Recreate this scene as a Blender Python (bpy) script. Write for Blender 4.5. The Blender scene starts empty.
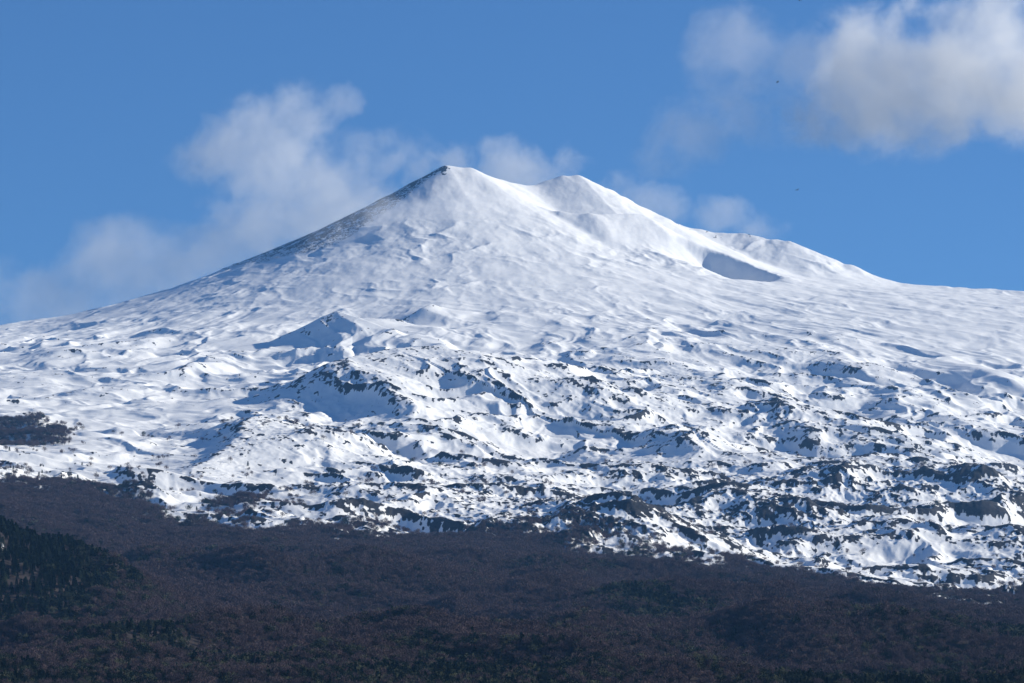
import bpy, bmesh, math, random
import numpy as np
from mathutils import Vector

random.seed(7)
RNG = np.random.default_rng(7)
C = bpy.context.scene.collection
SC = bpy.context.scene

# ------------------------------------------------------------------ camera numbers (metres, camera at the origin)
F_PX = 4170.0
PITCH = math.radians(7.7)
CP, SP = math.cos(PITCH), math.sin(PITCH)

def height_at(row, y):
    """height that lies at picture row `row` when it stands y metres away"""
    return y * np.tan(PITCH + np.arctan((341.5 - np.asarray(row, float)) / F_PX))

def across(col, y, z):
    return (np.asarray(col, float) - 512.0) / F_PX * (y * CP + z * SP)

def point(col, row, y):
    z = float(height_at(row, y))
    return Vector((float(across(col, y, z)), y, z))

# ------------------------------------------------------------------ helpers
def tag(o, label=None, cat=None, group=None, kind=None):
    if label: o['label'] = label
    if cat: o['category'] = cat
    if group: o['group'] = group
    if kind: o['kind'] = kind
    return o

def obj(name, me, m=None, parent=None):
    o = bpy.data.objects.new(name, me)
    C.objects.link(o)
    if m is not None and me is not None and not me.materials: me.materials.append(m)
    if parent is not None: o.parent = parent
    return o

def mat(name):
    m = bpy.data.materials.new(name); m.use_nodes = True
    nt = m.node_tree; nt.nodes.clear()
    out = nt.nodes.new('ShaderNodeOutputMaterial')
    return m, nt, out

def nd(nt, t, **kw):
    n = nt.nodes.new(t)
    for k, v in kw.items(): setattr(n, k, v)
    return n

def val(nt, sock, v):
    if hasattr(v, 'is_output'): nt.links.new(v, sock)
    else: sock.default_value = v

def math_n(nt, op, a, b=None, c=None, clamp=False):
    n = nd(nt, 'ShaderNodeMath', operation=op, use_clamp=clamp)
    val(nt, n.inputs[0], a)
    if b is not None: val(nt, n.inputs[1], b)
    if c is not None: val(nt, n.inputs[2], c)
    return n.outputs[0]

def noise_n(nt, vec, scale, detail=4.0, rough=0.55, dist=0.0):
    n = nd(nt, 'ShaderNodeTexNoise')
    nt.links.new(vec, n.inputs['Vector'])
    n.inputs['Scale'].default_value = scale
    n.inputs['Detail'].default_value = detail
    n.inputs['Roughness'].default_value = rough
    n.inputs['Distortion'].default_value = dist
    return n.outputs['Fac']

def ramp_n(nt, fac, lo, hi, smooth=True):
    n = nd(nt, 'ShaderNodeMapRange', interpolation_type='SMOOTHSTEP' if smooth else 'LINEAR')
    nt.links.new(fac, n.inputs['Value'])
    n.inputs['From Min'].default_value = lo; n.inputs['From Max'].default_value = hi
    return n.outputs['Result']

def mix_n(nt, fac, a, b):
    n = nd(nt, 'ShaderNodeMix', data_type='RGBA')
    val(nt, n.inputs['Factor'], fac); val(nt, n.inputs['A'], a); val(nt, n.inputs['B'], b)
    return n.outputs['Result']

# ------------------------------------------------------------------ lattice noise
_perm = np.concatenate([RNG.permutation(256)] * 2).astype(np.int32)
_ang = RNG.random(256) * 2 * np.pi
_gx, _gy = np.cos(_ang).astype(np.float32), np.sin(_ang).astype(np.float32)

def pn(x, y, seed=0):
    x = np.asarray(x, np.float32) + np.float32(seed * 17.31); y = np.asarray(y, np.float32) + np.float32(seed * 9.77)
    xf0, yf0 = np.floor(x), np.floor(y)
    xi, yi = xf0.astype(np.int32) & 255, yf0.astype(np.int32) & 255
    xf, yf = x - xf0, y - yf0
    u = xf * xf * xf * (xf * (xf * 6 - 15) + 10); v = yf * yf * yf * (yf * (yf * 6 - 15) + 10)
    def g(ix, iy, fx, fy):
        h = _perm[_perm[ix & 255] + (iy & 255)]
        return _gx[h] * fx + _gy[h] * fy
    a = g(xi, yi, xf, yf); b = g(xi + 1, yi, xf - 1, yf)
    c = g(xi, yi + 1, xf, yf - 1); d = g(xi + 1, yi + 1, xf - 1, yf - 1)
    return ((a + u * (b - a)) + v * ((c + u * (d - c)) - (a + u * (b - a)))) * np.float32(1.45)

def fbm(x, y, octv, seed, gain=0.5):
    s = 0; a = 1.0
    for i in range(octv):
        s = s + a * pn(x, y, seed + i * 3.7); a *= gain
        x, y = x * 2.03 + y * 0.12, y * 2.03 - x * 0.12
    return s

def ridged(x, y, octv, seed, gain=0.5):
    s = 0; a = 1.0; w = 1.0
    for i in range(octv):
        r = 1.0 - np.abs(pn(x, y, seed + i * 5.1)) * 1.25
        r = r * r * w
        s = s + a * r; w = np.clip(r * 1.6, 0, 1); a *= gain
        x, y = x * 2.07 + y * 0.15, y * 2.07 - x * 0.15
    return s

def sstep(a, b, x):
    t = np.clip((x - a) / (b - a), 0, 1); return t * t * (3 - 2 * t)

def smax(a, b, k):
    h = np.clip(0.5 + 0.5 * (a - b) / k, 0, 1)
    return b + (a - b) * h + k * h * (1 - h)

# ------------------------------------------------------------------ the broad shield of the volcano
Y_K = np.array([2600, 4000, 5500, 7200, 8500, 9800, 11000, 12000, 12800, 13500, 14300], float)
C_K = np.array([-400, 0, 256, 512, 768, 1024, 1424], float)
R_K = np.array([
    [690, 628, 560, 470, 432, 400, 372, 356, 352, 356, 380],
    [690, 628, 562, 485, 441, 398, 362, 340, 329, 331, 350],
    [690, 634, 577, 518, 459, 404, 356, 314, 288, 283, 300],
    [690, 640, 590, 537, 481, 416, 354, 304, 266, 246, 262],
    [690, 646, 604, 564, 506, 438, 370, 318, 286, 278, 290],
    [690, 651, 614, 590, 530, 461, 388, 330, 302, 298, 310],
    [690, 655, 622, 600, 560, 500, 430, 370, 330, 322, 340]], float)
Z_K = np.array([[height_at(R_K[i, j], Y_K[j]) for j in range(len(Y_K))] for i in range(len(C_K))])
Y_E = np.concatenate([[-3000, 0, 600, 1300, 2000], Y_K, [16000, 18000, 21000]])
def _ext(zr): return np.concatenate([[-60, -6, 2, 22, 66], zr, [zr[-1] * 0.72, zr[-1] * 0.4, 0]])
Z_E = np.array([_ext(z) for z in Z_K])

def hermite(xk, zk, x):
    m = np.gradient(zk, xk)
    i = np.clip(np.searchsorted(xk, x) - 1, 0, len(xk) - 2)
    h = xk[i + 1] - xk[i]; t = np.clip((x - xk[i]) / h, 0, 1)
    return ((1 + 2 * t) * (1 - t) ** 2) * zk[i] + t * (1 - t) ** 2 * h * m[i] + t * t * (3 - 2 * t) * zk[i + 1] + t * t * (t - 1) * h * m[i + 1]

def shield(col, yv):
    """yv: 1-D distances, col: 2-D bearing columns (rows follow yv)"""
    prof = np.array([hermite(Y_E, z, yv) for z in Z_E])            # 7 x ny
    c = np.clip(col, C_K[0], C_K[-1])
    i = np.clip(np.searchsorted(C_K, c) - 1, 0, len(C_K) - 2)
    t = (c - C_K[i]) / (C_K[i + 1] - C_K[i])
    slope = np.gradient(prof, C_K, axis=0)
    k = np.arange(len(yv))[:, None]
    h = C_K[i + 1] - C_K[i]
    return ((1 + 2 * t) * (1 - t) ** 2) * prof[i, k] + t * (1 - t) ** 2 * h * slope[i, k] + t * t * (3 - 2 * t) * prof[i + 1, k] + t * t * (t - 1) * h * slope[i + 1, k]

def row_to_y(col, row):
    rr = np.array([np.interp(col, C_K, R_K[:, j]) for j in range(len(Y_K))])
    return float(np.interp(-row, -rr[:10], Y_K[:10]))

# ------------------------------------------------------------------ summit crest: col, row, distance
CREST = [(447, 166, 13430), (470, 169, 13450), (500, 181, 13520), (532, 186, 13600), (548, 182, 13640), (562, 177, 13670), (578, 176, 13690), (594, 184, 13710), (612, 197, 13720),
         (634, 212, 13680), (665, 225, 13680), (700, 231, 13690), (745, 236, 13690), (790, 243, 13650), (850, 266, 13600), (905, 286, 13560), (960, 291, 13560), (1040, 295, 13560)]
FRONT = [(480, 190, 13370), (520, 203, 13300), (560, 212, 13250), (590, 214, 13240), (640, 214, 13360)]

def crest_height(X, Y, pts, a, b, w):
    best = None
    P = [point(*p) for p in pts]
    for p, q in zip(P[:-1], P[1:]):
        dx, dy = q.x - p.x, q.y - p.y
        t = np.clip(((X - p.x) * dx + (Y - p.y) * dy) / (dx * dx + dy * dy), 0, 1)
        d = np.hypot(X - p.x - t * dx, Y - p.y - t * dy)
        d = np.sqrt(d * d + w * w) - w
        dc = np.minimum(d, 900.0)
        h = p.z + t * (q.z - p.z) - (a * dc - b * dc * dc) - (d - dc) * 0.40
        best = h if best is None else smax(best, h, 16.0)
    return best

# hummocks, old cinder cones and lava fronts: col, row of the crest, half width left, half width right, height (picture px), rock
BUMPS = [
    (428, 318, 34, 30, 10, .1), (520, 322, 46, 90, 9, .0), (200, 366, 34, 26, 11, .5),
    (255, 330, 50, 30, 7, .1), (60, 352, 60, 40, 9, .3), (140, 345, 40, 40, 6, .2),
    (640, 414, 120, 90, 17, .7), (560, 400, 90, 60, 11, .5), (690, 405, 60, 60, 12, .7), (800, 418, 60, 70, 28, .8), (735, 396, 70, 60, 14, .6),
    (690, 448, 46, 40, 24, .8), (620, 342, 50, 60, 10, .2), (655, 366, 70, 70, 12, .4), (510, 372, 80, 60, 9, .3),
    (720, 352, 80, 90, 8, .4), (800, 360, 60, 60, 8, .4), (850, 345, 70, 40, 6, .2), (872, 372, 34, 50, 12, .4), (905, 402, 60, 60, 14, .5),
    (1010, 382, 30, 50, 16, .15), (900, 452, 90, 110, 22, .7), (980, 436, 70, 80, 12, .5), (850, 486, 120, 110, 26, .9), (985, 492, 60, 90, 34, .9),
    (1010, 545, 70, 60, 24, 1.), (900, 530, 70, 60, 20, .9), (800, 520, 70, 60, 16, .9),
    (636, 520, 110, 70, 32, 1.), (520, 478, 100, 70, 14, .8), (330, 452, 100, 70, 20, .8), (235, 432, 60, 50, 18, .5), (215, 402, 50, 36, 9, .3),
    (440, 440, 90, 70, 13, .7), (395, 420, 60, 40, 14, .4), (330, 405, 60, 40, 12, .4), (280, 392, 30, 30, 6, .4), (440, 500, 90, 70, 14, .9),
    (350, 500, 80, 60, 10, .9), (560, 506, 70, 60, 12, .9), (730, 505, 60, 60, 16, .9), (110, 392, 60, 50, 7, .2), (40, 380, 60, 50, 6, .3),
    (30, 300, 1, 1, 0, 0), (640, 478, 60, 50, 12, .7), (760, 470, 60, 60, 12, .7)]

# ------------------------------------------------------------------ sampling of the ground sheet
def axis(a, b, step_fn):
    v = [a]
    while v[-1] < b: v.append(v[-1] + step_fn(v[-1]))
    return np.array(v)
def ystep(y):
    if y < 1500: return 150
    if y < 2400: return 40
    if y < 6600: return 10
    if y < 14000: return 4.6
    if y < 14600: return 20
    return 200
YV = axis(-3000, 20500, ystep)
core = np.arange(-160, 1185, 1.0)
left = core[0] - np.cumsum(np.geomspace(2, 330, 34)); right = core[-1] + np.cumsum(np.geomspace(2, 330, 34))
CV = np.concatenate([left[::-1], core, right])
COL, YY = np.meshgrid(CV, YV)
# the sheet widens with distance; behind the viewer it keeps a constant width
span = np.maximum(YY, 1500.0)
XX = (COL - 512.0) / F_PX * span * 1.017
ny, nx = XX.shape

Z0 = shield(COL, YV)
fade_near = sstep(2200, 3200, YY)
PK = point(455, 200, 13460)
rx, ry = XX - PK.x, PK.y - YY
RAD = np.hypot(rx, ry) + 1.0
TH = np.arctan2(rx, np.abs(ry) + 50.0)
# radial coordinates: lava flows run down from the summit
S1 = (TH * 4200.0).astype(np.float32); S2 = RAD.astype(np.float32)
ROW = 341.5 - F_PX * (-YY * SP + Z0 * CP) / np.maximum(YY * CP + Z0 * SP, 1.0)
ROW = np.where(YY < 2300, 720.0, ROW)

TREE_C = [-400, 0, 60, 110, 160, 205, 260, 330, 400, 470, 540, 600, 640, 690, 740, 800, 870, 930, 1024, 1400]
TREE_R = [470, 480, 480, 486, 502, 522, 530, 532, 535, 537, 535, 548, 556, 560, 561, 574, 590, 599, 602, 606]
tline = np.interp(COL, TREE_C, TREE_R) + 5.0
wood_noise = fbm(XX / 120, YY / 260, 4, 31)
fine_noise = fbm(XX / 26, YY / 60, 3, 33)
below = (ROW - tline) + wood_noise * 9.0 + fine_noise * 5.0                       # >0 inside the wood
patch = 1.25 - np.sqrt(((COL - 10) / 62) ** 2 + ((ROW - 437) / 13) ** 2) + wood_noise * 0.35 + fine_noise * .25
patch2 = 1.0 - np.sqrt(((COL - 255) / 55) ** 2 + ((ROW - 508) / 9) ** 2) + wood_noise * 0.6 + fine_noise * .7 - .25
in_wood = np.maximum(sstep(-9, 6, below), sstep(-.1, 0.6, np.maximum(patch, patch2)))
bare = np.maximum(sstep(0, 20, below + 7 * fine_noise), .62 * sstep(0.2, 1.0, np.maximum(patch, patch2)))
snowzone = 1 - sstep(-8, 14, below)

upper = sstep(330, 250, ROW)                                   # smooth high slopes
low = sstep(385, 520, ROW)
# share of the ground where lava shows through the snow
rocky = np.interp(ROW, [240, 300, 360, 420, 470, 510, 545], [.001, .003, .014, .045, .090, .140, .20])
rocky = rocky * (1 - .95 * np.exp(-(((COL - 90) / 170) ** 2 + ((ROW - 425) / 55) ** 2))) * (1 - .8 * np.exp(-(((COL - 950) / 130) ** 2 + ((ROW - 355) / 60) ** 2)))
rocky = np.clip(rocky * (1 + 1.1 * fbm(S1 / 420, S2 / 900, 3, 3)), 0.0, .8)
# ---- noise relief
wx = fbm(XX / 260, YY / 260, 3, 41) * 70; wy = fbm(XX / 260, YY / 260, 3, 47) * 120
amp = snowzone * (1 - 0.62 * upper) * (1 - .7 * np.exp(-(((COL - 970) / 140) ** 2 + ((ROW - 325) / 45) ** 2)))
H = np.zeros(XX.shape, np.float32)
flow = fbm((S1 + wx) / 300, (S2 + wy) / 430, 3, 5, 0.36)
H += (amp * (8 + 10 * sstep(300, 420, ROW)) * flow).astype(np.float32)
hum = ridged((XX + wx * .6) / 190, (YY + wy * .6) / 260, 3, 11, 0.42) - 0.7
H += (amp * (1.2 + 4 * sstep(330, 480, ROW)) * hum).astype(np.float32)
# long low ridges of old flows, some lying across the slope and some running down it
mid = amp * np.interp(ROW, [275, 330, 400, 470], [0, .42, .8, 1.05]) * (1 - .55 * np.exp(-(((COL - 70) / 150) ** 2 + ((ROW - 420) / 50) ** 2)))
H += (mid * 20 * (ridged((S1 + wx * 1.6) / 430, (S2 + wy) / 300, 4, 171, .45) - .75)).astype(np.float32)
H += (mid * 15 * (ridged((S1 + wx) / 290 + S2 / 2600, (S2 + wy) / 640, 4, 187, .45) - .75)).astype(np.float32)
# lobes of old lava: gently rising treads that end in steep fronts towards the valley
def treads(size, A, seed):
    f = (S2 / size + 1.15 * fbm(S1 / (size * 1.1), S2 / (size * 1.7), 4, seed, .5)) % 1.0
    h = np.where(f < .84, f / .84, (1 - f) / .16) - .5
    a_ = A * np.clip(.45 + 1.3 * fbm(S1 / (size * .9), S2 / (size * 1.2), 3, seed + 9), 0, 1.2)
    return h * a_
H += (amp * sstep(285, 380, ROW) * (treads(620., 15., 121) + treads(240., 5., 141) * sstep(330, 450, ROW))).astype(np.float32)
drift = fbm((XX + wx * .4) / 80, (YY + wy * .5) / 170, 3, 15, .45)
H += (snowzone * (2.2 + 1.0 * upper) * drift).astype(np.float32)
# ---- placed hummocks
HN = H; H = np.zeros_like(HN); calm = np.zeros_like(HN)
for (bc, br, wl, wr, bh, rk) in BUMPS:
    if bh == 0: continue
    y0 = row_to_y(bc, br + bh * 0.8)
    k = y0 / F_PX
    x0 = float(across(bc, y0, 0)) * 1.017
    dx = (XX - x0 + wx * 0.45) / k; dy = (YY - y0 + wy * 0.4)
    sel = (np.abs(dx) < 3.2 * max(wl, wr)) & (np.abs(dy) < 1400)
    if not sel.any(): continue
    dxs = dx[sel]; dys = dy[sel]
    # the flow trails away downhill on the left (or right) of the summit line
    lean = (x0 - PK.x) / max(PK.y - y0, 600.)
    dxs = dxs + dys * lean / k * 0.55
    gx = np.where(dxs < 0, dxs / wl, dxs / wr)
    front, back = 150. + 2.2 * bh * k, 330. + 3.0 * bh * k
    gy = np.where(dys < 0, dys / front, dys / back)
    rr = np.sqrt(gx * gx + gy * gy)
    b = np.exp(-rr ** 1.45 * 1.25)
    H[sel] += (bh * k * b * snowzone[sel] * (1.25 if rk > .85 else 1.0)).astype(np.float32)
    calm[sel] = np.maximum(calm[sel], np.exp(-rr ** 2 * .8) * (.55 if rk < .2 else .3))
    if rk < .2: rocky[sel] *= 1 - .9 * np.exp(-rr ** 2 * .9)
    else: rocky[sel] += rk * 0.05 * np.exp(-rr ** 2 * 0.9)
RIDGES = [([(270, 343, 3), (300, 331, 14), (322, 319, 25), (338, 312, 31), (354, 320, 21)], .01),
          ([(232, 406, 4), (300, 387, 24), (350, 369, 43), (388, 355, 54), (428, 350, 57), (458, 358, 40)], .0),
          ([(182, 472, 4), (222, 452, 14), (262, 431, 19)], .07), ([(395, 330, 3), (420, 318, 11), (436, 315, 11)], .03)]
for pts_, rk in RIDGES:
    W = []
    for (c_, r_, h_) in pts_:
        y_ = row_to_y(c_, r_ + h_); W.append((float(across(c_, y_, height_at(r_ + h_, y_))), y_, h_ * y_ / F_PX))
    lo_, hi_ = min(p[1] for p in W) - 700, max(p[1] for p in W) + 1000
    J = np.where((YV > lo_) & (YV < hi_))[0]; sl = slice(J[0], J[-1] + 1)
    X_, Y_ = XX[sl] + wx[sl] * .35, YY[sl] + wy[sl] * .3
    best = np.zeros(X_.shape); near = np.full(X_.shape, 1e9)
    for (xa, ya, ha), (xb, yb, hb) in zip(W[:-1], W[1:]):
        ex, ey = xb - xa, yb - ya; L2 = ex * ex + ey * ey
        t = np.clip(((X_ - xa) * ex + (Y_ - ya) * ey) / L2, 0, 1)
        qx, qy = X_ - xa - t * ex, Y_ - ya - t * ey
        d = np.hypot(qx, qy); side = (ey * qx - ex * qy) / math.sqrt(L2)      # > 0 on the lit right-hand side
        h = ha + t * (hb - ha)
        w_ = 16 + .80 * h + (100 + 2.0 * h) * sstep(-.1, .9, side / (d + 1.0))
        v = h * np.exp(-(d / w_) ** 1.5)
        best = np.where(d < near - .01, v, np.where(d < near + .01, np.minimum(best, v), best)); near = np.minimum(near, d)
    H[sl] += (best * snowzone[sl]).astype(np.float32)
    calm[sl] = np.maximum(calm[sl], .95 * np.exp(-(near / 170) ** 2))
    rocky[sl] += rk * np.exp(-(near / 45) ** 2)
H += HN * (1 - calm)
# ---- rough lava where rock shows
jag = ridged((XX + wx * .3) / 42, (YY + wy * .3) / 62, 3, 21, 0.6) - 0.7
jag2 = ridged(XX / 17, YY / 26, 2, 27, 0.6) - 0.7
rk_c = np.clip(rocky * 3.2, 0, 1)
H += (snowzone * rk_c * (3.8 * jag + 1.7 * jag2)).astype(np.float32)
# ---- rolling ground under the wood
woods = (1 - snowzone) * fade_near * (.2 + .8 * sstep(2, 40, below))
H += (woods * (34 * fbm(XX / 520, YY / 800, 3, 61) + 18 * (ridged(XX / 260, YY / 520, 3, 67) - 0.7))).astype(np.float32)
HILLS = [(-50, 500, 4100, 175, 330, 100), (700, 606, 4700, 190, 260, 27), (1020, 630, 4200, 130, 260, 27), (330, 585, 5300, 240, 240, 17), (150, 640, 3300, 120, 260, 12), (860, 650, 3400, 200, 300, 12)]
for (hc, hr, hy, hw, hd, hh) in HILLS:
    x0 = (hc - 512) / F_PX * hy
    g = np.exp(-(((XX - x0) / hw) ** 2 + ((YY - hy) / hd) ** 2))
    H += (hh * g).astype(np.float32)

Z = Z0 + H * (1 - sstep(14000, 14600, YY))
# ---- summit cone, with its crater rim, and the shoulder on the right
gul = fbm(XX / 70, YY / 160, 4, 71)
lump_mask = sstep(300, 800, RAD) * np.clip(.45 + .9 * fbm(XX / 300, YY / 420, 2, 88), .05, 1.1)
lumps = lump_mask * (8.0 * (ridged((XX + wx) / 170, (YY + wy) / 200, 4, 77, .42) - .75) + 2.2 * fbm(XX / 42, YY / 70, 3, 79))
main = crest_height(XX, YY, CREST, 0.60, 0.00011, 16.0) + 1.6 * gul + 4.0 * fbm(XX / 210, YY / 240, 3, 73, .45) + lumps
front = crest_height(XX, YY, FRONT, 0.66, 0.00008, 14.0) + 2.0 * gul
main = main - 6000.0 * sstep(11800, 9500, YY)
front = front - 6000.0 * sstep(12700, 11500, YY)
Z = smax(Z.astype(np.float32), main.astype(np.float32), 55.0)
Z = smax(Z, front.astype(np.float32), 8.0)
# ---- the bowl in the shoulder
def ground_hit(col, row):
    """where the line of sight through a picture point first meets the ground so far"""
    i = int(np.argmin(np.abs(CV - col)))
    r = 341.5 - F_PX * (-YV * SP + Z[:, i] * CP) / np.maximum(YV * CP + Z[:, i] * SP, 1.0)
    ok = np.where((YV > 3000) & (r < row))[0]
    return Vector((XX[ok[0], i], YV[ok[0]], Z[ok[0], i]))
bp = ground_hit(736, 263)
bu = ((XX - bp.x) - (YY - bp.y)) * .7071; bv = ((XX - bp.x) + (YY - bp.y)) * .7071
bv = bv + 4 * gul + .0016 * bu * bu
Z = Z - 92.0 * np.exp(-(np.abs(bu) / 155.) ** 3.0) * sstep(-260, 0, bv) * sstep(78, 0, bv)
Z = Z.astype(np.float32)

# ---- where rock shows through the snow
dZy = np.gradient(Z, axis=0) / np.maximum(np.gradient(YV)[:, None], 1e-3)
dXc = np.gradient(XX, axis=1)
dZx = np.gradient(Z, axis=1) / dXc
def blur(a, n):
    for _ in range(n):
        a = (np.roll(a, 1, 0) + np.roll(a, -1, 0) + 2 * a) * .25
        a = (np.roll(a, 1, 1) + np.roll(a, -1, 1) + 2 * a) * .25
    return a
Zb = blur(Z, 14)
def boxblur(a, n, ax):
    p = [(0, 0), (0, 0)]; p[ax] = (n + 1, n)
    c = np.cumsum(np.pad(a.astype(np.float64), p, mode='edge'), axis=ax)
    m = a.shape[ax]
    return (np.take(c, np.arange(2 * n + 1, 2 * n + 1 + m), axis=ax) - np.take(c, np.arange(m), axis=ax)) / (2 * n + 1)
crest = np.clip((Z - boxblur(boxblur(boxblur(boxblur(Z, 18, 1), 22, 0), 12, 1), 14, 0)) / 7.0, -1.5, 1.5)
conv = (Z - Zb)                                               # metres above the neighbourhood
conv = np.clip(conv / 2.2, -1.5, 1.5)
steep = np.clip((dZy - 0.25) * 0.9, -.4, .8) + np.clip(dZx, -.5, .8) * 0.55
detail = fbm(XX / 34, YY / 60, 4, 81, .6) * .55 + fbm(XX / 8, YY / 15, 2, 87) * .5
local = 0.28 * conv + 0.24 * crest + 0.44 * steep + 1.25 * detail
reg = (ROW > 300) & (ROW < 530) & (YY > 6500) & (np.abs(COL - 512) < 600)
q = np.quantile(local[reg][::37], np.linspace(0, 1, 101))
score = local - np.interp(1 - np.clip(rocky, 0, .8), np.linspace(0, 1, 101), q)
score = score - 1.0 * sstep(11900, 12500, YY)
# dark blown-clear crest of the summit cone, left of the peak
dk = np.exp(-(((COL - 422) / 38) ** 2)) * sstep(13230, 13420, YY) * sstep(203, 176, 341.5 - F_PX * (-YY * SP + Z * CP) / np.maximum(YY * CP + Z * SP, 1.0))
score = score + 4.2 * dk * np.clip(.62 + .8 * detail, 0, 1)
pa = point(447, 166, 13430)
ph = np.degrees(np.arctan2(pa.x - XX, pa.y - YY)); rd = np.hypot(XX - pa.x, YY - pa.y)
rim = sstep(26, 47, ph) * sstep(130, 100, ph) * sstep(850, 500, rd)  # dark band on the left flank: bare ash, plus shade painted in as rock
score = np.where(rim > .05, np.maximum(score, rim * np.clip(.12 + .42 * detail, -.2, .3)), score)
cliff = np.exp(-(((COL - 690) / 70) ** 2)) * sstep(13520, 13640, YY)
score = score + 2.2 * cliff * np.clip(0.45 + detail, 0, 1.2)
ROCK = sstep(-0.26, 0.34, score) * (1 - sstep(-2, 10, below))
hole = np.maximum(1.15 - np.sqrt(((COL - 3) / 16) ** 2 + ((ROW - 632) / 5) ** 2), 0) * (.8 + .9 * fine_noise)
bare = bare * (1 - .9 * sstep(.45, .8, hole))
WOOD = in_wood

def ground_at(x, y):
    y = np.asarray(y, float)
    c = 512.0 + np.asarray(x, float) / 1.017 / np.maximum(y, 1500.0) * F_PX
    j = np.clip(np.searchsorted(YV, y) - 1, 0, ny - 2); i = np.clip(np.searchsorted(CV, c) - 1, 0, nx - 2)
    tj = (y - YV[j]) / (YV[j + 1] - YV[j]); ti = (c - CV[i]) / (CV[i + 1] - CV[i])
    z = (Z[j, i] * (1 - ti) + Z[j, i + 1] * ti) * (1 - tj) + (Z[j + 1, i] * (1 - ti) + Z[j + 1, i + 1] * ti) * tj
    return z, j, i

def grid_mesh(name):
    me = bpy.data.meshes.new(name)
    nv = ny * nx
    co = np.empty((nv, 3), np.float32)
    co[:, 0] = XX.ravel(); co[:, 1] = YY.ravel(); co[:, 2] = Z.ravel()
    idx = np.arange(nv, dtype=np.int32).reshape(ny, nx)
    q = np.stack([idx[:-1, :-1], idx[:-1, 1:], idx[1:, 1:], idx[1:, :-1]], -1).reshape(-1, 4)
    me.vertices.add(nv); me.vertices.foreach_set('co', co.ravel())
    me.loops.add(q.size); me.loops.foreach_set('vertex_index', q.ravel())
    me.polygons.add(len(q)); me.polygons.foreach_set('loop_start', np.arange(0, q.size, 4, dtype=np.int32))
    me.polygons.foreach_set('use_smooth', np.ones(len(q), bool))
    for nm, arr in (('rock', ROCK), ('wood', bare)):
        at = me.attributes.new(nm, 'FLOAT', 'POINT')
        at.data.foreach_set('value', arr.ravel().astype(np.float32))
    me.update(calc_edges=True)
    return me

# ------------------------------------------------------------------ materials
def ground_material():
    m, nt, out = mat('snow_and_lava')
    geo = nd(nt, 'ShaderNodeNewGeometry').outputs['Position']
    b = nd(nt, 'ShaderNodeBsdfPrincipled')
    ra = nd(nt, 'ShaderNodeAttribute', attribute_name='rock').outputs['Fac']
    wa = nd(nt, 'ShaderNodeAttribute', attribute_name='wood').outputs['Fac']
    n1 = noise_n(nt, geo, 0.16, 3, .6)
    n2 = noise_n(nt, geo, 0.035, 4, .6)
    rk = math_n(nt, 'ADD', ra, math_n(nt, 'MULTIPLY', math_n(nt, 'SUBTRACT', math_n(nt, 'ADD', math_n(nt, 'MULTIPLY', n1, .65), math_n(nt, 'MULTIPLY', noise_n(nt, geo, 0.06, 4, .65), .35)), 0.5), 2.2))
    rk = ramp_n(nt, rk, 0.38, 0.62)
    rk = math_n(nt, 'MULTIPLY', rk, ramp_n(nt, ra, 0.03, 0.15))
    snow = mix_n(nt, ramp_n(nt, n2, .3, .7), (0.80, 0.81, 0.83, 1), (0.87, 0.87, 0.87, 1))
    lava = mix_n(nt, ramp_n(nt, n1, .35, .65), (0.012, 0.013, 0.017, 1), (0.031, 0.031, 0.037, 1))
    soil = mix_n(nt, ramp_n(nt, n2, .35, .65), (0.026, 0.021, 0.021, 1), (0.046, 0.036, 0.035, 1))
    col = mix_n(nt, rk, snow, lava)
    wd = ramp_n(nt, math_n(nt, 'ADD', wa, math_n(nt, 'MULTIPLY', math_n(nt, 'SUBTRACT', n2, .5), 1.0)), .40, .55)
    wd = math_n(nt, 'MULTIPLY', wd, ramp_n(nt, wa, 0.02, 0.2))
    col = mix_n(nt, wd, col, soil)
    nt.links.new(col, b.inputs['Base Color'])
    b.inputs['Roughness'].default_value = 0.85
    b.inputs['Specular IOR Level'].default_value = 0.15
    bp_ = nd(nt, 'ShaderNodeBump')
    bp_.inputs['Strength'].default_value = 0.28; bp_.inputs['Distance'].default_value = 1.4
    nt.links.new(noise_n(nt, geo, 0.09, 5, .6), bp_.inputs['Height'])
    nt.links.new(bp_.outputs['Normal'], b.inputs['Normal'])
    nt.links.new(b.outputs[0], out.inputs['Surface'])
    return m

def plant_material(name, c1, c2):
    m, nt, out = mat(name)
    b = nd(nt, 'ShaderNodeBsdfPrincipled')
    rnd = nd(nt, 'ShaderNodeObjectInfo').outputs['Random']
    geo = nd(nt, 'ShaderNodeTexCoord').outputs['Object']
    v = math_n(nt, 'ADD', math_n(nt, 'MULTIPLY', rnd, .75), math_n(nt, 'MULTIPLY', noise_n(nt, geo, 0.5, 2), .25))
    nt.links.new(mix_n(nt, v, c1, c2), b.inputs['Base Color'])
    b.inputs['Roughness'].default_value = 0.9
    b.inputs['Specular IOR Level'].default_value = 0.1
    nt.links.new(b.outputs[0], out.inputs['Surface'])
    return m

M_GROUND = ground_material()
M_TWIG = plant_material('bare_twigs', (0.076, 0.053, 0.058, 1), (0.136, 0.096, 0.098, 1))
M_PINE = plant_material('pine_needles', (0.014, 0.024, 0.016, 1), (0.034, 0.052, 0.030, 1))
M_OAK = plant_material('evergreen_leaves', (0.026, 0.036, 0.022, 1), (0.060, 0.066, 0.040, 1))
M_BARK = plant_material('bark', (0.035, 0.028, 0.024, 1), (0.070, 0.058, 0.050, 1))

mountain = obj('mountain', grid_mesh('mountain'), M_GROUND)
tag(mountain, 'broad snow covered volcano with dark lava ridges and a smoking double summit', 'mountain', kind='structure')

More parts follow.
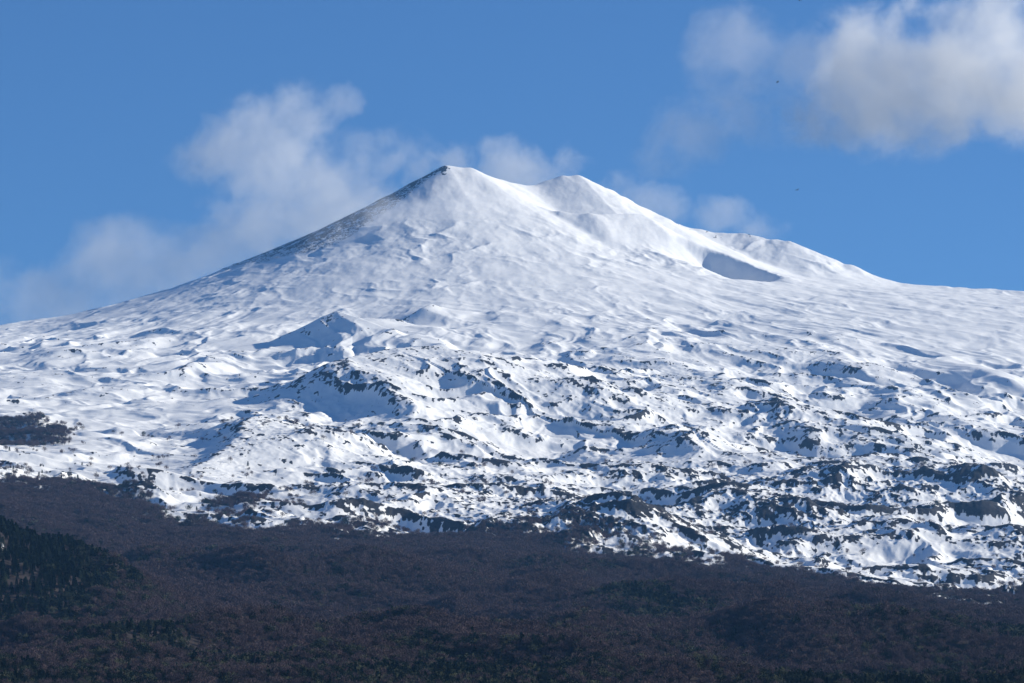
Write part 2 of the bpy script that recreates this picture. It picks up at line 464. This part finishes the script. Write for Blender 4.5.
# ------------------------------------------------------------------ trees
def tri_mesh(name, V, Fc, m):
    me = bpy.data.meshes.new(name)
    me.from_pydata([tuple(v) for v in V], [], Fc); me.update()
    me.materials.append(m)
    return me

def trunk_geo(h, r, rnd, limbs=5):
    V, Fc = [], []
    def tube(p, q, r0, r1, n=5):
        d = (q - p).normalized(); a = d.orthogonal().normalized(); b = d.cross(a); s = len(V)
        for c, r_ in ((p, r0), (q, r1)):
            for k in range(n):
                t = 2 * math.pi * k / n; V.append(c + (a * math.cos(t) + b * math.sin(t)) * r_)
        for k in range(n): Fc.append((s + k, s + (k + 1) % n, s + n + (k + 1) % n, s + n + k))
    mid = Vector((rnd.uniform(-.2, .2), rnd.uniform(-.2, .2), h * .5))
    top = Vector((rnd.uniform(-.3, .3), rnd.uniform(-.3, .3), h))
    tube(Vector((0, 0, -.6)), mid, r, r * .65); tube(mid, top, r * .65, r * .15)
    for k in range(limbs):
        t = rnd.uniform(.3, .8); p = mid.lerp(top, (t - .5) * 2) if t > .5 else Vector((0, 0, 0)).lerp(mid, t * 2)
        a = rnd.uniform(0, 6.28); L = h * rnd.uniform(.22, .38)
        tube(p, p + Vector((math.cos(a) * L * .7, math.sin(a) * L * .7, L * .8)), r * .35, r * .08, 4)
    return V, Fc

def bare_crown(h, w, n, rnd):
    """fans of thin upward twigs filling an uneven crown"""
    V, Fc = [], []
    lobes = [(Vector((rnd.uniform(-.45, .45) * w, rnd.uniform(-.45, .45) * w, h * rnd.uniform(.5, .82))), w * rnd.uniform(.28, .5)) for _ in range(6)]
    for _ in range(n):
        c, r = rnd.choice(lobes)
        u = Vector((rnd.gauss(0, 1), rnd.gauss(0, 1), rnd.gauss(0, .9))).normalized()
        p = c + u * r * rnd.random() ** .4
        d = (u * .8 + Vector((rnd.gauss(0, .3), rnd.gauss(0, .3), .7 + rnd.gauss(0, .3)))).normalized()
        L = rnd.uniform(.8, 1.9); wd = rnd.uniform(.10, .24)
        a = d.orthogonal().normalized(); a = (a * math.cos(rnd.uniform(0, 3.14)) + d.cross(a) * math.sin(rnd.uniform(0, 3.14)))
        s = len(V); V += [p - a * wd, p + a * wd, p + d * L]; Fc.append((s, s + 1, s + 2))
    return V, Fc

def leaf_crown(h, w, n, rnd, conical):
    V, Fc = [], []
    lobes = [(Vector((rnd.uniform(-.4, .4) * w, rnd.uniform(-.4, .4) * w, h * rnd.uniform(.5, .8))), w * rnd.uniform(.3, .48)) for _ in range(6)]
    for _ in range(n):
        if conical:
            t = rnd.random() ** .8; z = h * (.14 + .86 * t)
            rr = w * .5 * (1 - t) ** .85 * (0.75 + .25 * math.sin(z * 4.0)) + .12
            a = rnd.uniform(0, 6.28); q = rr * rnd.random() ** .35
            p = Vector((math.cos(a) * q, math.sin(a) * q, z)); u = Vector((math.cos(a), math.sin(a), -.25))
            L = rnd.uniform(.5, 1.2)
        else:
            c, r = rnd.choice(lobes)
            u = Vector((rnd.gauss(0, 1), rnd.gauss(0, 1), rnd.gauss(0, 1))).normalized()
            p = c + u * r * rnd.random() ** .3; L = rnd.uniform(.6, 1.3)
        d = (u + Vector((rnd.gauss(0, .5), rnd.gauss(0, .5), rnd.gauss(0, .5)))).normalized()
        a = d.orthogonal().normalized() * L * rnd.uniform(.3, .55)
        s = len(V); V += [p - a, p + a, p + d * L]; Fc.append((s, s + 1, s + 2))
    return V, Fc

KINDS = []      # (crown mesh, trunk mesh, kind)
rnd = random.Random(3)
for k in range(4):
    h = rnd.uniform(9, 12); w = h * rnd.uniform(.62, .8)
    KINDS.append((tri_mesh('bare_crown', *bare_crown(h, w, 420, rnd), M_TWIG), tri_mesh('bare_trunk', *trunk_geo(h * .8, .22, rnd, 7), M_BARK), 'bare'))
for k in range(2):
    h = rnd.uniform(8, 10); w = h * rnd.uniform(.8, .95)
    KINDS.append((tri_mesh('oak_crown', *leaf_crown(h, w, 380, rnd, False), M_OAK), tri_mesh('oak_trunk', *trunk_geo(h * .7, .28, rnd, 5), M_BARK), 'oak'))
for k in range(3):
    h = rnd.uniform(7.5, 10.5); w = h * rnd.uniform(.46, .6)
    KINDS.append((tri_mesh('pine_crown', *leaf_crown(h, w, 460, rnd, True), M_PINE), tri_mesh('pine_trunk', *trunk_geo(h * .92, .2, rnd, 0), M_BARK), 'pine'))

def joined(me_a, me_b, name):
    bm = bmesh.new()
    bm.from_mesh(me_a); na = len(bm.faces); bm.from_mesh(me_b)
    bm.faces.ensure_lookup_table()
    for f in bm.faces[na:]: f.material_index = 1
    me = bpy.data.meshes.new(name); bm.to_mesh(me); bm.free()
    me.materials.append(me_a.materials[0]); me.materials.append(me_b.materials[0])
    return me

kinds_col = bpy.data.collections.new('forest_tree_kinds')       # patterns for the wood, not placed in the scene
for k, (cm, tm, kd) in enumerate(KINDS):
    kinds_col.objects.link(bpy.data.objects.new('pattern_%02d' % k, joined(cm, tm, 'tree_pattern')))

# scatter
def scatter(n):
    y = np.sqrt(RNG.random(n) * (9100.0 ** 2 - 2450.0 ** 2) + 2450.0 ** 2)
    c = RNG.uniform(-90, 1114, n)
    x = (c - 512) / F_PX * y * 1.017
    return x, y
area = 0.5 * (9100 ** 2 - 2450 ** 2) * 1204 / F_PX
tx, ty = scatter(int(area / 40))
tz, tj, ti = ground_at(tx, ty)
ww = WOOD[tj, ti]
clear = fbm(tx / 60, ty / 90, 3, 91)
keep = RNG.random(len(tx)) < np.clip(ww * 1.1 - .06 + .25 * clear * (ww < .97), 0, 1) ** 1.5
hl = hole[tj, ti]
keep &= ~((hl > 0.4) & (RNG.random(len(tx)) < .7))
tx, ty, tz, tj, ti = tx[keep], ty[keep], tz[keep], tj[keep], ti[keep]
tcol, trow = COL[tj, ti], ROW[tj, ti]
ev = 0.55 * fbm(tx / 190, ty / 420, 4, 95) + 1.5 * np.exp(-(((tcol + 10) / 130) ** 2 + ((ty - 4000) / 420) ** 2)) + 0.55 * sstep(610, 690, trow) - 0.2
ev += 0.6 * np.exp(-(((tcol - 690) / 140) ** 2 + ((ty - 4560) / 260) ** 2)) + .6 * np.exp(-(((tcol - 1010) / 80) ** 2 + ((ty - 4080) / 260) ** 2)) + .5 * np.exp(-(((tcol - 300) / 120) ** 2 + ((ty - 5400) / 160) ** 2))
ev += RNG.normal(0, .22, len(tx))
kind = np.where(ev > .55, RNG.integers(6, 9, len(tx)), np.where(ev > .22, RNG.integers(4, 6, len(tx)), RNG.integers(0, 4, len(tx))))
pts = bpy.data.meshes.new('forest')
pts.vertices.add(len(tx)); pts.vertices.foreach_set('co', np.stack([tx, ty, tz], 1).astype(np.float32).ravel())
a_ = pts.attributes.new('tree_kind', 'INT', 'POINT'); a_.data.foreach_set('value', kind.astype(np.int32))
a_ = pts.attributes.new('turn', 'FLOAT', 'POINT'); a_.data.foreach_set('value', RNG.uniform(0, 6.28, len(tx)).astype(np.float32))
a_ = pts.attributes.new('size', 'FLOAT', 'POINT'); a_.data.foreach_set('value', (RNG.uniform(.65, 1.25, len(tx)) * np.interp(ty, [2500, 4600], [.68, 1.])).astype(np.float32))
print('forest trees', len(tx))
forest = obj('forest', pts)
tag(forest, 'dark brown winter wood of bare trees and pines below the snow line', 'forest', kind='stuff')

def forest_nodes():
    g = bpy.data.node_groups.new('forest_scatter', 'GeometryNodeTree')
    g.interface.new_socket('Geometry', in_out='INPUT', socket_type='NodeSocketGeometry')
    g.interface.new_socket('Geometry', in_out='OUTPUT', socket_type='NodeSocketGeometry')
    gi = g.nodes.new('NodeGroupInput'); go = g.nodes.new('NodeGroupOutput')
    ci = g.nodes.new('GeometryNodeCollectionInfo'); ci.inputs['Collection'].default_value = kinds_col
    ci.inputs['Separate Children'].default_value = True; ci.inputs['Reset Children'].default_value = True
    ip = g.nodes.new('GeometryNodeInstanceOnPoints'); ip.inputs['Pick Instance'].default_value = True
    def named(nm, t):
        n = g.nodes.new('GeometryNodeInputNamedAttribute'); n.data_type = t; n.inputs['Name'].default_value = nm
        return n.outputs['Attribute']
    cx = g.nodes.new('ShaderNodeCombineXYZ')
    g.links.new(gi.outputs[0], ip.inputs['Points']); g.links.new(ci.outputs[0], ip.inputs['Instance'])
    g.links.new(named('tree_kind', 'INT'), ip.inputs['Instance Index'])
    g.links.new(named('turn', 'FLOAT'), cx.inputs['Z'])
    g.links.new(cx.outputs[0], ip.inputs['Rotation'])
    g.links.new(named('size', 'FLOAT'), ip.inputs['Scale'])
    g.links.new(ip.outputs[0], go.inputs[0])
    return g
forest.modifiers.new('scatter', 'NODES').node_group = forest_nodes()

# trees that stand apart on the snow
PROTO = {}
def lone_tree(kidx, x, y, z, s, label, group):
    cm, tm, kd = KINDS[kidx]
    name = {'bare': 'bare_tree', 'oak': 'evergreen_tree', 'pine': 'pine_tree'}[kd]
    if kidx not in PROTO:
        r = bpy.data.objects.new(name, None); C.objects.link(r)
        obj('trunk', tm, None, r); obj('crown', cm, None, r)
        PROTO[kidx] = r
    else:
        src = PROTO[kidx]
        r = src.copy(); C.objects.link(r)
        for ch in src.children:
            c = ch.copy(); C.objects.link(c); c.parent = r
    r.location = (x, y, z - .2); r.rotation_euler = (0, 0, random.uniform(0, 6.28)); r.scale = (s, s, s * random.uniform(.9, 1.15))
    tag(r, label, {'bare': 'tree', 'oak': 'tree', 'pine': 'pine tree'}[kd], group)
    return r

def place_trees(n, cols, spread, kinds, label, group):
    """trees straggling up from the edge of the wood: ever fewer with height"""
    done = 0; tries = 0
    while done < n and tries < 6000:
        tries += 1
        c = random.uniform(*cols)
        rw = float(np.interp(c, TREE_C, TREE_R)) + 4 - random.expovariate(1 / spread)
        y = row_to_y(c, rw); x = (c - 512) / F_PX * y * 1.017
        z, j, i = ground_at([x], [y])
        if float(pn(np.array([x / 60]), np.array([y / 140]), 5)[0]) < random.uniform(-.4, .35): continue
        lone_tree(random.choice(kinds), x, y, float(z[0]), random.uniform(.6, 1.1), label, group)
        done += 1
place_trees(46, (0, 160), 11, [6, 7, 8], 'dark pine scattered on the snow just above the left end of the wood', 'pines above the left end of the wood')
place_trees(80, (-10, 200), 11, [0, 1, 2, 3], 'bare brown tree scattered on the snow above the left end of the wood', 'bare trees above the left end of the wood')
place_trees(70, (200, 540), 9, [0, 1, 2, 3], 'bare brown tree on broken snow along the middle of the snow line', 'bare trees along the middle of the snow line')
place_trees(50, (540, 800), 7, [0, 1, 2, 3], 'bare brown tree on the snow below the dark lava ridge at the wood edge', 'bare trees below the dark lava ridge')
place_trees(44, (800, 1030), 6, [0, 1, 2, 3], 'bare brown tree on the snow at the right end of the wood edge', 'bare trees at the right end of the wood edge')

# ------------------------------------------------------------------ birds
m_bird, nt, out = mat('dark_feathers')
b = nd(nt, 'ShaderNodeBsdfPrincipled'); nt.links.new(b.outputs[0], out.inputs['Surface'])
nt.links.new(mix_n(nt, noise_n(nt, nd(nt, 'ShaderNodeTexCoord').outputs['Object'], 12, 3), (.012, .012, .014, 1), (.04, .037, .036, 1)), b.inputs['Base Color'])
b.inputs['Roughness'].default_value = .6

def bird_mesh(flap):
    """one body: head, beak, tapering trunk, fanned tail and two swept wings with a bend at the wrist"""
    bm = bmesh.new()
    prof = [(-.30, .012, .012), (-.27, .03, .03), (-.22, .045, .05), (-.17, .042, .045), (-.10, .07, .075), (0, .085, .085), (.1, .065, .06), (.18, .035, .03), (.24, .05, .012), (.36, .085, .006)]
    rings = []
    for (yy, rx_, rz_) in prof:
        rings.append([bm.verts.new((rx_ * math.cos(t), yy, rz_ * math.sin(t) + (.02 if yy < -.15 else 0))) for t in [k * math.pi / 4 for k in range(8)]])
    for a, b2 in zip(rings[:-1], rings[1:]):
        for k in range(8): bm.faces.new((a[k], a[(k + 1) % 8], b2[(k + 1) % 8], b2[k]))
    bm.faces.new(rings[0][::-1]); bm.faces.new(rings[-1])
    for s in (-1, 1):
        st = [(.04, -.10, .10, .02), (.20, -.16, .08, .02 + .10 * flap), (.38, -.12, .10, .02 + .20 * flap), (.52, -.02, .12, .02 + .18 * flap), (.62, .08, .13, .02 + .14 * flap)]
        prev = None
        for (xx, y0, y1, zz) in st:
            cur = [bm.verts.new((s * xx, y0, zz + .006)), bm.verts.new((s * xx, y1, zz + .004)), bm.verts.new((s * xx, y1, zz - .006)), bm.verts.new((s * xx, y0, zz - .010))]
            if prev:
                for k in range(4): bm.faces.new((prev[k], prev[(k + 1) % 4], cur[(k + 1) % 4], cur[k]))
            else: bm.faces.new(cur)
            prev = cur
        bm.faces.new(prev[::-1])
    bmesh.ops.recalc_face_normals(bm, faces=bm.faces)
    me = bpy.data.meshes.new('bird'); bm.to_mesh(me); bm.free()
    for p in me.polygons: p.use_smooth = True
    me.materials.append(m_bird)
    return me
for (c, r, d, fl, rz, lab) in [(799.5, 0.6, 900, .9, .6, 'dark bird cut by the top edge of the picture above the cloud'),
                               (777.6, 82, 950, .2, 1.9, 'dark bird gliding in front of the thin left edge of the big cloud'),
                               (797.2, 190, 1000, .7, 2.6, 'dark bird in open blue sky between the big cloud and the mountain shoulder')]:
    o = obj('bird', bird_mesh(fl)); o.location = point(c, r, d); o.rotation_euler = (.1, .25, rz)
    tag(o, lab, 'bird', 'birds in the sky')

# ------------------------------------------------------------------ clouds and steam
def cloud(name, label, cat, blobs, density, noise_px, seed, bias=0.0, namp=2.9, colr=(1., 1., 1., 1), stretch=(1, 1, 1), step=1.0, deep=1.6):
    """blobs: col, row, distance, half width, half height (picture px), half depth (px). One closed hull, density thinning to nothing at its skin."""
    density *= 1.15 / deep
    cs = [(point(c, r, d), d / F_PX, rx_, rz_, ry_ * deep, wgt) for (c, r, d, rx_, rz_, ry_, wgt) in blobs]
    org = cs[0][0].copy()
    k0 = cs[0][1]
    bm = bmesh.new()
    for (p, k, rx_, rz_, ry_, wgt) in cs:
        res = bmesh.ops.create_icosphere(bm, subdivisions=3, radius=1.2)
        for v in res['verts']:
            q = v.co
            v.co = Vector((q.x * rx_ * k, q.y * ry_ * k, q.z * rz_ * k)) + (p - org)
    me0 = bpy.data.meshes.new('hull'); bm.to_mesh(me0); bm.free()
    tmp = bpy.data.objects.new('hull', me0); C.objects.link(tmp)
    md = tmp.modifiers.new('r', 'REMESH'); md.mode = 'VOXEL'; md.voxel_size = 6.0 * k0
    me = bpy.data.meshes.new_from_object(tmp.evaluated_get(bpy.context.evaluated_depsgraph_get()))
    bpy.data.objects.remove(tmp); me.name = name
    m, nt, out = mat(name + '_vapour')
    pos = nd(nt, 'ShaderNodeTexCoord').outputs['Object']
    tot = None
    warp = nd(nt, 'ShaderNodeTexNoise'); nt.links.new(pos, warp.inputs['Vector']); warp.inputs['Scale'].default_value = 1 / (noise_px * 1.6 * k0); warp.inputs['Detail'].default_value = 4
    wv = nd(nt, 'ShaderNodeVectorMath', operation='MULTIPLY_ADD'); nt.links.new(warp.outputs['Color'], wv.inputs[0])
    wv.inputs[1].default_value = (noise_px * 1.2 * k0,) * 3
    sub = nd(nt, 'ShaderNodeVectorMath', operation='SUBTRACT'); nt.links.new(pos, sub.inputs[0]); sub.inputs[1].default_value = (noise_px * .6 * k0,) * 3
    nt.links.new(sub.outputs[0], wv.inputs[2])
    for (p, k, rx_, rz_, ry_, wgt) in cs:
        s = nd(nt, 'ShaderNodeVectorMath', operation='SUBTRACT'); nt.links.new(wv.outputs[0], s.inputs[0]); s.inputs[1].default_value = p - org
        d = nd(nt, 'ShaderNodeVectorMath', operation='DIVIDE'); nt.links.new(s.outputs[0], d.inputs[0]); d.inputs[1].default_value = (rx_ * k, ry_ * k, rz_ * k)
        l = nd(nt, 'ShaderNodeVectorMath', operation='LENGTH'); nt.links.new(d.outputs[0], l.inputs[0])
        v = math_n(nt, 'MULTIPLY', math_n(nt, 'SUBTRACT', 1.0, l.outputs['Value'], clamp=True), wgt)
        tot = v if tot is None else math_n(nt, 'MAXIMUM', tot, v)
    mp = nd(nt, 'ShaderNodeMapping'); nt.links.new(wv.outputs[0], mp.inputs['Vector'])
    mp.inputs['Location'].default_value = (seed * 311., seed * 97., 0)
    mp.inputs['Scale'].default_value = stretch
    n = noise_n(nt, mp.outputs[0], 1 / (noise_px * k0), 8.0, .64)
    v = math_n(nt, 'ADD', math_n(nt, 'MULTIPLY', tot, 1.35), math_n(nt, 'MULTIPLY', math_n(nt, 'SUBTRACT', n, .5 + bias), namp))
    dn = math_n(nt, 'MULTIPLY', math_n(nt, 'MULTIPLY', ramp_n(nt, v, .08, .8), ramp_n(nt, tot, 0.0, .22)), density / k0)
    pv = nd(nt, 'ShaderNodeVolumePrincipled')
    pv.inputs['Color'].default_value = colr
    pv.inputs['Anisotropy'].default_value = 0.0
    nt.links.new(dn, pv.inputs['Density'])
    nt.links.new(pv.outputs[0], out.inputs['Volume'])
    o = obj(name, me, m); o.location = org
    m.cycles.volume_step_rate = step
    tag(o, label, cat)
    return o

FAR = 24000.
cloud('cloud', 'large soft white cloud high in the right of the sky', 'cloud', [
    (880, 86, FAR, 92, 82, 56, 1.), (962, 76, FAR, 112, 72, 56, 1.), (1030, 84, FAR, 84, 76, 56, 1.), (835, 116, FAR, 92, 44, 46, .5),
    (910, 116, FAR, 100, 50, 46, .6), (862, 44, FAR, 66, 54, 40, .85), (925, 16, FAR, 66, 40, 40, .35), (990, 28, FAR, 70, 46, 40, .8)], .027, 38, 1, namp=3.3, deep=2.2)
cloud('cloud', 'small thin ragged cloud left of the big white cloud', 'cloud', [
    (735, 45, FAR, 72, 50, 40, 1.), (790, 62, FAR, 84, 50, 40, .75), (722, 85, FAR, 56, 52, 40, .5)], .0065, 34, 2)
cloud('cloud', 'faint small wisp of cloud low below the ragged cloud', 'cloud', [
    (690, 130, FAR, 56, 44, 40, .9), (670, 155, FAR, 50, 36, 40, .5), (745, 118, FAR, 80, 40, 40, .6)], .0062, 34, 3)
SF = 20600.
cloud('steam_cloud', 'ragged white steam plume rising behind the left flank of the summit cone', 'cloud', [
    (262, 150, SF, 66, 74, 40, 1.), (222, 152, SF, 66, 40, 40, .8), (315, 200, SF, 105, 66, 50, .95), (336, 104, SF, 40, 22, 20, .9), (296, 118, SF, 60, 46, 40, .7), (270, 220, SF, 95, 52, 40, .75), (385, 160, SF, 76, 42, 40, .45)], .0135, 34, 4)
cloud('steam_cloud', 'wide faint bank of vapour low behind the left slope', 'cloud', [
    (135, 265, SF, 100, 60, 60, 1.), (60, 300, SF, 120, 50, 60, .8), (210, 255, SF, 90, 44, 50, .8), (30, 330, SF, 90, 40, 50, .7)], .0085, 44, 5)
cloud('steam_cloud', 'soft pale puff of steam rising from the summit crater', 'cloud', [
    (515, 172, SF, 50, 36, 40, 1.), (500, 155, SF, 34, 26, 30, .8), (545, 182, SF, 40, 24, 30, .8), (450, 160, SF, 40, 26, 30, .5), (570, 160, SF, 30, 20, 30, .4)], .014, 22, 6)
cloud('steam_cloud', 'thin wisp of vapour above the right shoulder of the mountain', 'cloud', [
    (655, 205, SF, 50, 30, 30, .8), (725, 215, SF, 40, 24, 30, 1.), (620, 190, SF, 40, 24, 30, .5), (760, 228, SF, 40, 18, 30, .5)], .011, 22, 7)

cloud('steam_cloud', 'thin veil of steam drifting in front of the summit cone', 'cloud', [
    (395, 218, 12950., 78, 26, 36, 1.), (455, 212, 12980., 60, 24, 30, .8), (345, 236, 12900., 60, 20, 30, .7)], .008, 26, 8)

# ------------------------------------------------------------------ air
m_haze, nt, out = mat('air')
pv = nd(nt, 'ShaderNodeVolumePrincipled')
pv.inputs['Color'].default_value = (.20, .50, 1., 1)
pv.inputs['Density'].default_value = 1.5e-5
nt.links.new(pv.outputs[0], out.inputs['Volume'])
xm = float(np.abs(XX).max()) + 60; zlo, zhi = float(Z.min()) - 1, float(Z.max()) + 12
bm = bmesh.new(); bmesh.ops.create_cube(bm, size=1.0)
y0, y1 = float(YV[0]) - 40, float(YV[-1]) + 40
for v in bm.verts: v.co = Vector((v.co.x * 2 * xm, (y0 + y1) / 2 + v.co.y * (y1 - y0), (zlo + zhi) / 2 + v.co.z * (zhi - zlo)))
me = bpy.data.meshes.new('haze'); bm.to_mesh(me); bm.free()
haze = obj('haze', me, m_haze); tag(haze, 'thin blue air between the viewer and the far mountain', 'haze', kind='stuff')
print('haze box', xm, y0, y1, zlo, zhi)

# ------------------------------------------------------------------ light, sky, camera
SUN_EL, SUN_AZ = math.radians(23.5), math.radians(71)
sdir = Vector((math.cos(SUN_EL) * math.sin(SUN_AZ), math.cos(SUN_EL) * math.cos(SUN_AZ), math.sin(SUN_EL)))
ld = bpy.data.lights.new('sun', 'SUN'); ld.energy = 5.0; ld.angle = math.radians(.5); ld.color = (1., .94, .80)
lo = bpy.data.objects.new('sun', ld); C.objects.link(lo)
lo.rotation_euler = (-sdir).to_track_quat('-Z', 'Y').to_euler()
lo.location = (3000, 0, 6000)
w = bpy.data.worlds.new('World'); SC.world = w; w.use_nodes = True
nt = w.node_tree; nt.nodes.clear()
out = nt.nodes.new('ShaderNodeOutputWorld'); bg = nt.nodes.new('ShaderNodeBackground'); sky = nt.nodes.new('ShaderNodeTexSky')
sky.sky_type = 'NISHITA'; sky.sun_disc = False
sky.sun_elevation = SUN_EL; sky.sun_rotation = SUN_AZ
sky.altitude = 3000; sky.air_density = 1.3; sky.dust_density = 0.0; sky.ozone_density = 10.0
bg.inputs['Strength'].default_value = 0.070
nt.links.new(sky.outputs[0], bg.inputs['Color']); nt.links.new(bg.outputs[0], out.inputs['Surface'])

cd = bpy.data.cameras.new('camera'); cam = bpy.data.objects.new('camera', cd); C.objects.link(cam)
cd.sensor_fit = 'HORIZONTAL'; cd.sensor_width = 36.0; cd.lens = 36.0 * F_PX / 1024.0
cd.clip_start = 1.0; cd.clip_end = 120000.0
cam.location = (0, 0, 0); cam.rotation_euler = (math.pi / 2 + PITCH, 0, 0)
SC.camera = cam
SC.view_settings.view_transform = 'Standard'; SC.view_settings.look = 'None'
SC.view_settings.exposure = 0.5; SC.view_settings.gamma = 1.0
cy = SC.cycles
cy.max_bounces = 16; cy.diffuse_bounces = 1; cy.glossy_bounces = 1; cy.volume_bounces = 14; cy.transparent_max_bounces = 16
cy.use_denoising = True
try: cy.denoiser = 'OPENIMAGEDENOISE'
except Exception: pass
